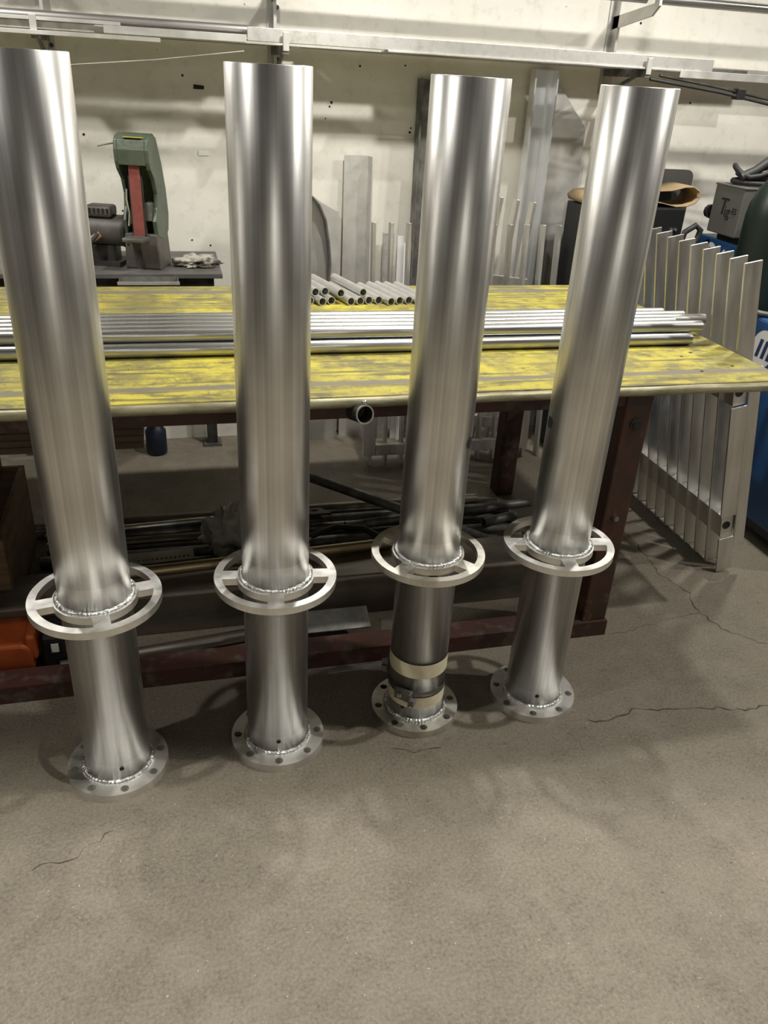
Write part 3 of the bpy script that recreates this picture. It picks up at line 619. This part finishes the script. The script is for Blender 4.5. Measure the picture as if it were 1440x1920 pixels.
# ================================================================ belt grinder on its stand
st = thing('grinder_stand', 'dark steel stand behind the table carrying the belt grinder', 'stand', (0, 3.46, 0))
MB().box(-0.75, 0.205, 0, 0.47, 0.925, 0.945).obj('top', BENCH, st, bevel=0.002)
for x, y in ((-0.5, 0.02), (0.12, 0.40), (-0.72, 0.40)):
    l_ = MB().box(x, x + 0.05, y, y + 0.05, 0.012, 0.925).obj('leg', S_DARK, st)
    MB().box(x - 0.02, x + 0.07, y - 0.02, y + 0.07, 0.0, 0.012).obj('foot_plate', S_GREY, l_)
MB().box(-0.72, 0.17, 0.02, 0.05, 0.86, 0.925).obj('apron', S_DARK, st)
tr = thing('catch_tray', 'shallow grey steel tray under the belt grinder', 'tray', (-0.09, 3.36, 0.93))
bx = MB(); w2 = 0.115
def tray(m, z0, z1):
    o = [(-w2, -0.0), (w2, -0.0), (w2, 0.095), (-w2, 0.095)]; i = [(-w2 + .02, 0.02), (w2 - .02, 0.02), (w2 - .02, 0.085), (-w2 + .02, 0.085)]
    v = [(*p, z1) for p in o] + [(*p, z0) for p in i] + [(p[0] * .96, p[1] + .002, z1) for p in o] + [(p[0] * .96, p[1], z0 + .002) for p in i]
    f = [(4, 7, 6, 5)] + [(k, 4 + k, 4 + (k + 1) % 4, (k + 1) % 4) for k in range(4)] + [(12, 13, 14, 15)] + [(8 + k, 8 + (k + 1) % 4, 12 + (k + 1) % 4, 12 + k) for k in range(4)] + [(k, (k + 1) % 4, 8 + (k + 1) % 4, 8 + k) for k in range(4)]
    return m.add(v, f)
tray(bx, -0.04, 0.005).obj('pan', S_GREY, tr)
MB().box(-w2 - .004, w2 + .004, -0.006, 0.0, -0.006, 0.006).obj('rim', A_PLATE, tr)

g = thing('belt_grinder', 'green belt grinder with a red belt standing on the dark stand', 'grinder', (-0.088, 3.62, 0.945), (0, 0, R(-17)))
hz = 0.0
# side plates in y-z, front is -y
back = [(-0.075, 0.505), (-0.035, 0.512), (0.0, 0.495), (0.05, 0.40), (0.085, 0.30), (0.10, 0.20), (0.085, 0.135), (0.03, 0.10)]
front = [(-0.06, 0.13), (-0.072, 0.19), (-0.045, 0.24), (-0.035, 0.29), (-0.055, 0.345), (-0.095, 0.385), (-0.105, 0.41), (-0.108, 0.455), (-0.098, 0.49)]
for x0, x1 in ((-0.07, -0.055), (0.05, 0.068)):
    MB().prism(back + front, x0, x1, 'x').obj('side_plate', GREEN, g, bevel=0.004)
bk = [(-0.105, 0.40)] + [(-0.108, 0.455), (-0.098, 0.49), (-0.075, 0.505), (-0.035, 0.512), (0.0, 0.495), (0.05, 0.40), (0.085, 0.30), (0.10, 0.20), (0.085, 0.135)]
inn = [(0.07, 0.14), (0.084, 0.2), (0.07, 0.295), (0.036, 0.39), (-0.012, 0.475), (-0.04, 0.495), (-0.07, 0.49), (-0.09, 0.478), (-0.096, 0.455), (-0.095, 0.40)]
MB().prism(bk + inn, -0.056, 0.051, 'x').obj('cover', GREEN, g, bevel=0.002)
MB().box(-0.03, 0.045, -0.103, -0.078, 0.498, 0.4995).obj('label_plate', YLAB, g)
MB().sweep([(-0.07, -0.09, 0.475), (-0.105, -0.10, 0.468), (-0.13, -0.105, 0.462)], 0.003, 6).obj('tension_rod', S_GREY, g)
MB().box(-0.022, 0.022, -0.092, -0.089, 0.11, 0.46).obj('sanding_belt', BELT, g)
MB().tube((-0.024, -0.05, 0.44), (0.024, -0.05, 0.44), 0.038, seg=28).obj('idler_wheel', S_DARK, g)
MB().tube((-0.024, -0.03, 0.15), (0.024, -0.03, 0.15), 0.055, seg=28).obj('drive_wheel', S_DARK, g)
MB().box(-0.028, 0.028, -0.088, -0.08, 0.14, 0.36).obj('platen', S_DARK, g)
MB().box(0.022, 0.05, -0.075, 0.0, 0.19, 0.26).obj('inner_guard', S_GREY, g, bevel=0.004)
MB().sweep([(-0.04, -0.08, 0.31), (-0.042, -0.085, 0.27), (-0.036, -0.08, 0.22), (-0.044, -0.08, 0.17)], 0.004, 8).obj('tension_spring', A_CAST, g)
MB().prism([(-0.05, -0.165), (0.035, -0.165), (0.045, -0.095), (-0.05, -0.095)], 0.118, 0.136, 'z').obj('tool_rest', S_GREY, g, bevel=0.005)
MB().prism([(-0.075, 0.0), (0.075, 0.0), (0.066, 0.14), (-0.068, 0.14)], -0.075, 0.075, 'y').obj('pedestal', GREYP, g, bevel=0.006)
MB().prism([(-0.025, 0.0), (0.012, 0.0), (-0.012, 0.135), (-0.04, 0.135)], -0.082, -0.074, 'y').obj('support_bar', S_DARK, g)
MB().tube((-0.055, -0.076, 0.095), (-0.055, -0.0745, 0.095), 0.005, seg=12).obj('bolt_hole', S_HOLE, g)
mo = MB().tube((-0.30, 0.0, 0.135), (-0.075, 0.0, 0.135), 0.062, seg=36).obj('motor', GREYP, g, bevel=0.004)
MB().tube((-0.09, 0, 0.135), (-0.078, 0, 0.135), 0.066, seg=36).obj('end_bell', S_DARK, mo)
cb = MB().box(-0.235, -0.125, -0.05, 0.03, 0.19, 0.235).obj('capacitor_box', GREYP, mo, bevel=0.012)
for k in range(5): MB().box(-0.215 + k * 0.018, -0.207 + k * 0.018, -0.0515, -0.0495, 0.205, 0.225).obj('vent_slot', S_HOLE, cb)
MB().box(-0.27, -0.10, -0.07, 0.07, 0.0, 0.018).obj('motor_foot', S_DARK, mo); MB().box(-0.24, -0.13, -0.04, 0.04, 0.018, 0.08).obj('motor_foot', S_DARK, mo)
MB().tube((-0.215, -0.075, 0.10), (-0.175, -0.058, 0.125), 0.014, seg=12).obj('cable_gland', mat('copper_dust', (0.35, 0.2, 0.14), 0.6), mo)
MB().sweep([(-0.18, -0.07, 0.13), (-0.2, -0.1, 0.1), (-0.23, -0.1, 0.06), (-0.27, -0.08, 0.03), (-0.31, -0.06, 0.012)], 0.008, 8).obj('power_cable', S_RUBBER, mo)

def rag(name, label, loc, sx, sy, sz, m, seed, cat='rag', sub=4, amp=0.55):
    bm = bmesh.new(); bmesh.ops.create_icosphere(bm, subdivisions=sub, radius=1)
    for v in bm.verts:
        p = v.co.copy(); q = p * 1.7 + Vector((seed, seed * 2, 0))
        r = 1 + amp * noise.fractal(q, 1.0, 2.0, 3) + 0.35 * abs(noise.noise(q * 2.3)) - 0.1
        r += 0.12 * math.sin(9 * noise.noise(q * 1.3) * 3)
        z = p.z * r
        v.co = (p.x * r * sx, p.y * r * sy, max(0.0, (z * 0.7 + 0.5) * sz))
    for f in bm.faces: f.smooth = True
    me = bpy.data.meshes.new(name); bm.to_mesh(me); bm.free(); me.materials.append(m)
    o = bpy.data.objects.new(name, me); C.objects.link(o); o.location = loc
    return tag(o, label, cat)
rag('shop_rag', 'crumpled oily striped rag on the grinder stand', (0.105, 3.62, 0.945), 0.085, 0.06, 0.035, RAG_D, 3)

# ================================================================ welding machines on the right
mb_ = thing('black_machine', 'black machine cabinet with a tall round cornered panel behind the rightmost post', 'machine', (1.87, 3.66, 0))
def rrect(x0, x1, z0, z1, r, n=6):
    pts = []
    for cx, cz, a in ((x1 - r, z0 + r, -90), (x1 - r, z1 - r, 0), (x0 + r, z1 - r, 90), (x0 + r, z0 + r, 180)):
        pts += [(cx + r * math.cos(R(a + 90 * i / n)), cz + r * math.sin(R(a + 90 * i / n))) for i in range(n + 1)]
    return pts
MB().prism(rrect(0.28, 0.655, 0.0, 1.375, 0.035), 0.12, 0.14, 'y').obj('back_panel', mat('charcoal_panel', (0.055, 0.053, 0.05), 0.55), mb_)
MB().box(0.0, 0.51, -0.10, 0.12, 0.02, 1.225).obj('cabinet', S_BLACK, mb_, bevel=0.006)
for k in range(2): MB().tube((0.45 + k * 0.022, -0.101, 1.13), (0.45 + k * 0.022, -0.106, 1.13), 0.007, seg=12).obj('screw', A_CAST, mb_)
MB().box(0.40, 0.47, -0.103, -0.10, 0.98, 1.0).obj('label_strip', PAPER, mb_)
cvp = [(0, .03), (.03, .052), (.1, .06), (.3, .066), (.45, .074), (.52, .092), (.565, .094), (.6, .075), (.61, .048), (.59, .02), (.55, .003), (.49, .0), (.42, .014), (.3, .03), (.12, .016), (.05, .0), (.01, .008)]
cin = [(.305 + (a - .305) * .988, .045 + (b - .045) * .88) for a, b in cvp]
n_ = len(cvp); cm = MB()
for y0, y1 in ((0, 0.17),):
    v = [(a, y, b) for y in (y0, y1) for a, b in cvp] + [(a, y, b) for y in (y0, y1) for a, b in cin]
    f = []
    for q in range(n_):
        z = (q + 1) % n_; f += [(q, n_ + q, n_ + z, z), (2 * n_ + q, 2 * n_ + z, 3 * n_ + z, 3 * n_ + q), (q, z, 2 * n_ + z, 2 * n_ + q), (n_ + q, 3 * n_ + q, 3 * n_ + z, n_ + z)]
    cm.add(v, f, True)
o = cm.obj('cardboard_sheet', CARD, loc=(1.85, 3.585, 1.2265)); tag(o, 'brown cardboard sheet rolled up on top of the black machine', 'cardboard')

wm = thing('welding_machine', 'blue welding power source with white round logo under the grey box', 'welder', (2.46, 3.22, 0))
MB().box(0, 0.45, 0, 0.32, 0.06, 1.12).obj('case', BLUE, wm, bevel=0.012)
MB().box(0.02, 0.43, -0.012, 0.0, 0.10, 1.08).obj('front_panel', S_BLACK, wm)
Mx = Matrix.Translation((-0.001, 0.40, 1.035)) @ Matrix.Rotation(R(-90), 4, 'Z') @ Matrix.Rotation(R(90), 4, 'X')
def logo(par, y, z, r):
    MB().prism([(y + r * 1.0 * math.cos(2 * math.pi * i / 28), z + r * 1.1 * math.sin(2 * math.pi * i / 28)) for i in range(28)], -0.0012, -0.0002, 'x').obj('logo_disc', WHITE, par)
    for k in range(3):
        yy = y + r * (0.55 - 0.5 * k)
        MB().prism([(yy, z - r * .55), (yy - r * .28, z - r * .55), (yy - r * .48, z + r * .55), (yy - r * .2, z + r * .55)], -0.002, -0.0013, 'x').obj('logo_stroke', NAVY, par)
logo(wm, 0.20, 1.055, 0.04)
text('Mill', 0.08, WHITE, wm, Matrix.Translation((-0.001, 0.15, 1.03)) @ Matrix.Rotation(R(-90), 4, 'Z') @ Matrix.Rotation(R(90), 4, 'X'))
for x in (0.06, 0.39):
    for y in (0.06, 0.26): MB().tube((x - 0.02, y, 0.035), (x + 0.02, y, 0.035), 0.035, seg=20).obj('caster', S_BLACK, wm)
tg = thing('grey_control_box', 'grey metal box lettered Tig on top of the blue welder', 'box', (2.42, 3.22, 1.12))
MB().box(0, 0.34, 0.0, 0.21, 0.03, 0.235).obj('case', GBOX, tg, bevel=0.005)
MB().box(-0.003, 0.343, -0.003, 0.213, 0.231, 0.239).obj('lid', GBOX, tg, bevel=0.002)
MB().box(0.05, 0.31, 0.02, 0.19, 0.0, 0.03).obj('plinth', S_BLACK, tg)
MB().box(0.05, 0.15, -0.002, 0.0, 0.04, 0.20).obj('front_label', WHITE, tg)
TM = lambda y, z: Matrix.Translation((-0.0012, y, z)) @ Matrix.Rotation(R(-90), 4, 'Z') @ Matrix.Rotation(R(90), 4, 'X')
text('T', 0.10, INK, tg, TM(0.155, 0.115), shear=0.1); text('ig', 0.066, INK, tg, TM(0.112, 0.11)); text('-ES', 0.035, INK, tg, TM(0.068, 0.125))
kn = MB().tube((0.02, 0.23, 0.11), (0.02, 0.25, 0.11), 0.03, seg=10).tube((0.02, 0.21, 0.11), (0.02, 0.23, 0.11), 0.012, seg=10).obj('knob', S_BLACK, tg)
MB().tube((0.06, -0.004, 0.22), (0.06, -0.001, 0.22), 0.006, seg=10).obj('screw', A_CAST, tg)
MB().sweep([(0.13, -0.002, 0.21), (0.13, -0.02, 0.205), (0.15, -0.03, 0.18), (0.17, -0.02, 0.12)], 0.01, 8).obj('fitting', mat('copper', (0.5, 0.25, 0.12), 0.35, 1), tg)
t = thing('torch_cable', 'thick black torch cables coiled on top of the grey Tig box', 'cable', (2.56, 3.33, 1.362))
for k, (r, z, h) in enumerate(((0.12, 0.012, 0.0), (0.105, 0.034, 0.01), (0.125, 0.055, 0.02))):
    MB().sweep([(r * math.cos(a * 0.35), r * 0.75 * math.sin(a * 0.35), z + h * math.sin(a)) for a in range(18)], 0.011, 8).obj('coil', S_RUBBER, t)
MB().sweep([(-0.12, -0.03, 0.03), (-0.06, -0.04, 0.06), (0.0, -0.05, 0.11), (0.03, -0.04, 0.12), (0.09, -0.05, 0.08), (0.16, -0.06, 0.05), (0.22, -0.08, 0.06)], 0.021, 10).obj('hose', S_RUBBER, t)
MB().sweep([(0.02, -0.02, 0.09), (0.08, 0.0, 0.12), (0.14, 0.02, 0.15), (0.24, 0.02, 0.17), (0.34, 0.0, 0.16)], 0.026, 10).obj('hose', S_RUBBER, t)
t = thing('cable_stand', 'black looped cable on a round housing left of the blue welder', 'cable', (2.36, 3.33, 0.0))
MB().sweep([(0.0, 0.15, 0.0), (0.0, 0.14, 0.5), (-0.02, 0.12, 0.95), (-0.03, 0.1, 1.03), (-0.06, 0.1, 1.08), (-0.05, 0.1, 1.14), (0.0, 0.1, 1.17), (0.03, 0.1, 1.15), (0.02, 0.1, 1.1), (-0.02, 0.1, 1.06)], 0.014, 10).obj('loop', S_RUBBER, t)
MB().lathe([(0.001, 0.0), (0.06, 0.0), (0.06, 1.0), (0.04, 1.02), (0.001, 1.03)], 20, Matrix.Translation((0.0, 0.1, 0))).obj('housing', mat('grey_black', (0.05, 0.048, 0.044), 0.6), t)
gc = thing('gas_cylinder', 'dark green gas cylinder at the right edge in front of the Tig box', 'gas cylinder', (2.44, 3.02, 0))
MB().lathe([(0.001, 0.0), (0.11, 0.0), (0.115, 0.02), (0.115, 1.27), (0.108, 1.32), (0.085, 1.38), (0.05, 1.43), (0.034, 1.45), (0.03, 1.49), (0.001, 1.49)], 40).obj('body', CYLG, gc)
MB().lathe([(0.036, 1.452), (0.038, 1.46), (0.034, 1.50), (0.012, 1.52), (0.012, 1.56), (0.001, 1.56)], 24).obj('valve', S_GREY, gc)
band(0.0395, 1.44, 1.50).obj('yellow_label', YLAB, gc)
w2_ = thing('blue_welder_unit', 'lower blue machine with white logo right of the louvre panel', 'welder', (2.36, 2.26, 0))
MB().box(0, 0.5, 0, 0.62, 0.09, 0.90).obj('case', BLUE, w2_, bevel=0.012)
logo(w2_, 0.52, 0.785, 0.07)
text('Mi', 0.15, WHITE, w2_, Matrix.Translation((-0.001, 0.435, 0.735)) @ Matrix.Rotation(R(-90), 4, 'Z') @ Matrix.Rotation(R(90), 4, 'X'))
MB().box(0.03, 0.48, 0.03, 0.59, 0.04, 0.09).obj('base', S_BLACK, w2_)
for x in (0.06, 0.44):
    for y in (0.08, 0.54): MB().tube((x - 0.02, y, 0.04), (x + 0.02, y, 0.04), 0.04, seg=20).obj('caster', S_BLACK, w2_)
MB().sweep([(0.1, 0.55, 0.905), (0.0, 0.6, 0.915), (-0.06, 0.62, 0.93)], 0.012, 8).obj('handle', S_GREY, w2_)

# ================================================================ stock and clutter under the table
G_U = 'stock lying on the floor under the table'
t = tag(MB().prism([(0, 0), (0.0, 0.15), (0.01, 0.16), (0.19, 0.16), (0.2, 0.15), (0.2, 0.0), (0.19, 0.0), (0.19, 0.075), (0.01, 0.075), (0.01, 0.0)], -1.6, 1.27, 'x').obj('steel_beam', S_PIPE, loc=(0, 2.30, 0), bevel=0.004), 'big dark steel channel beam lying under the table behind the bottom rail', 'beam', G_U)
def floor_pipe(p0, p1, r, label, m=S_PIPE, name='steel_pipe', ri=True, cat='pipe'):
    p0, p1 = Vector(p0), Vector(p1)
    o = MB().tube((0, 0, 0), p1 - p0, r, r - 0.0035 if ri else None, 20).obj(name, m, loc=p0); return tag(o, label, cat, G_U)
floor_pipe((-0.42, 2.145, 0.023), (0.30, 2.232, 0.023), 0.022, 'dark round pipe lying along the bottom rail between the first two posts')
floor_pipe((-0.42, 2.19, 0.008), (0.36, 2.275, 0.008), 0.007, 'thin black rod lying just behind the dark round pipe', S_DARK, 'steel_rod', False, 'rod')
o = MB().box(0.28, 0.575, 0, 0.085, 0, 0.006).obj('plate_offcut', S_GREY, loc=(0, 2.155, 0.045), rot=(R(22), 0, 0)); tag(o, 'grey plate offcut leaning behind the rail between second and third posts', 'plate')
floor_pipe((-0.30, 2.385, 0.192), (0.72, 2.475, 0.18), 0.02, 'brass coloured round bar lying on top of the big channel beam', mat('bronze_bar', (0.3, 0.24, 0.14), 0.4, 0.9), 'round_bar', False, 'bar')
pt = thing('perforated_strip', 'pale perforated metal strip under the table beside the leftmost post', 'strip', (-0.35, 2.565, 0.11), (R(30), 0, R(4)), G_U)
MB().holed([(0, 0), (0.36, 0), (0.36, 0.045), (0, 0.05)], [circ(0.004, 8, 0.02 + 0.016 * k, 0.014) for k in range(21)], 0, 0.003).obj('strip', A_PLATE, pt)
rows = [(2.55, -.55, 1.22, 0.024), (2.61, -.5, 0.92, 0.02), (2.665, -.56, 1.25, 0.024), (2.72, -0.3, 1.36, 0.018), (2.775, -.55, 1.36, 0.026), (2.835, -.5, 1.38, 0.02), (2.89, -.54, 1.3, 0.024), (2.95, -.55, 1.39, 0.026), (3.01, -1.25, 1.36, 0.02), (3.06, -1.2, 1.28, 0.024)]
for i, (y, a, b, r) in enumerate(rows):
    floor_pipe((a, y, r), (b, y, r), r, ORD(i) + ' pipe from the front in the row on the floor under the table', [S_PIPE, S_GREY, S_DARK][i % 3])
up_ = [((0.62, 2.812, 0.07), (1.47, 2.90, 0.072), 0.02), ((-0.5, 2.92, 0.066), (0.42, 2.975, 0.066), 0.014), ((1.2, 2.755, 0.071), (1.36, 2.80, 0.071), 0.02)]
for i, (a, b, r) in enumerate(up_): floor_pipe(a, b, r, ['slanting pipe ending beside the rear red leg', 'thin bright rod lying over the rear floor pipes', 'short slanted pipe between the third and fourth posts'][i], S_GREY if i != 1 else A_BAR)
dp = floor_pipe((0.402, 3.135, 0.20), (1.222, 2.55, 0.072), 0.0215, 'diagonal grey pipe with a bright open end under the table', S_GREY)
dv = Vector((0.82, -0.585, -0.128)); e0 = dv - dv.normalized() * 0.001
MB().tube(e0, e0 + dv.normalized() * 0.002, 0.0218, 0.0178, 24).obj('cut_end', A_PALE, dp)
rag('shop_rag', 'grey crumpled rag draped over the pipes between the first two posts', (0.14, 2.73, 0.045), 0.085, 0.07, 0.15, RAG, 11)
rag('shop_rag', 'long grey rag tail beside the second post under the table', (0.345, 2.66, 0.05), 0.085, 0.05, 0.07, RAG, 5)
rag('plastic_wad', 'pale crumpled plastic wad left of the third post under the table', (0.66, 2.545, 0.05), 0.05, 0.04, 0.07, RAG, 21, 'plastic')
rag('plastic_wad', 'long pale plastic sheet behind the crumpled wad under the table', (0.86, 2.66, 0.05), 0.06, 0.04, 0.07, RAG, 31, 'plastic')
o = MB().sweep([(0.45, 2.70, 0.10), (0.56, 2.70, 0.135), (0.66, 2.665, 0.14), (0.74, 2.6, 0.115), (0.76, 2.55, 0.07)], 0.0125, 10).obj('rubber_hose', S_RUBBER); tag(o, 'black rubber hose curving over the pipes right of the second post', 'hose')
mp_ = thing('black_plate', 'black plate with a round hole standing right of the second post', 'plate', (0.47, 2.86, 0.10), (R(-18), 0, 0))
MB().holed([(-0.03, 0), (0.10, 0), (0.075, 0.13), (-0.03, 0.13)], [circ(0.018, 16, 0.04, 0.075)], 0, 0.01).obj('plate', S_BLACK, mp_)
cr = thing('plywood_crate', 'plywood crate under the left end of the table', 'crate', (-1.25, 2.42, 0))
for a in (((0, 0.66, 0, 0.018, 0, 0.34)), ((0.642, 0.66, 0.018, 0.55, 0, 0.34)), ((0, 0.66, 0.55, 0.568, 0, 0.34)), ((0, 0.018, 0.018, 0.55, 0, 0.34)), ((0.018, 0.642, 0.018, 0.55, 0, 0.02))):
    MB().box(*a).obj('panel', PLY, cr, bevel=0.002)
MB().box(0.625, 0.672, -0.012, 0.03, 0, 0.345).obj('corner_batten', PLY, cr, bevel=0.003)
o = MB().box(-0.29, 0.29, -0.23, 0.23, 0, 0.24).obj('black_case', S_BLACK, loc=(-0.94, 2.70, 0.345), bevel=0.02); tag(o, 'black equipment case sitting on the plywood crate', 'case')
ho = thing('chain_hoist', 'orange chain hoist lying behind the bottom rail at the left edge', 'hoist', (-0.63, 2.21, 0))
MB().prism(rrect(-0.14, 0.135, 0.0, 0.125, 0.035), -0.07, 0.09, 'y').obj('body', ORANGE, ho, bevel=0.008)
MB().box(0.12, 0.15, -0.06, 0.08, 0.06, 0.15).obj('side_cheek', ORANGE, ho, bevel=0.01)
MB().box(0.155, 0.25, -0.03, 0.09, 0.0, 0.12).obj('gear_end', S_BLACK, ho, bevel=0.01)
MB().box(0.185, 0.207, -0.034, -0.03, 0.062, 0.092).obj('nut', PAPER, ho)
MB().sweep([(-0.09, -0.075, 0.02), (-0.03, -0.078, 0.03), (-0.015, -0.078, 0.07), (-0.04, -0.078, 0.10), (-0.10, -0.076, 0.105)], 0.005, 8).obj('hook_wire', S_DARK, ho)
o = MB().lathe([(0.001, 0), (0.045, 0), (0.05, 0.01), (0.05, 0.12), (0.03, 0.15), (0.02, 0.155), (0.001, 0.16)], 24).obj('blue_canister', mat('navy_plastic', (0.004, 0.009, 0.022), 0.5), loc=(-0.13, 3.80, 0)); tag(o, 'small dark blue canister on the floor by the wall behind the table', 'canister')

o = MB().box(0, 0.22, 0, 0.016, 0, 0.004).obj('metal_strip', A_PLATE, loc=(0.40, 1.995, 0.0), rot=(0, 0, R(2))); tag(o, 'thin metal strip lying on the floor along the bottom rail', 'strip')
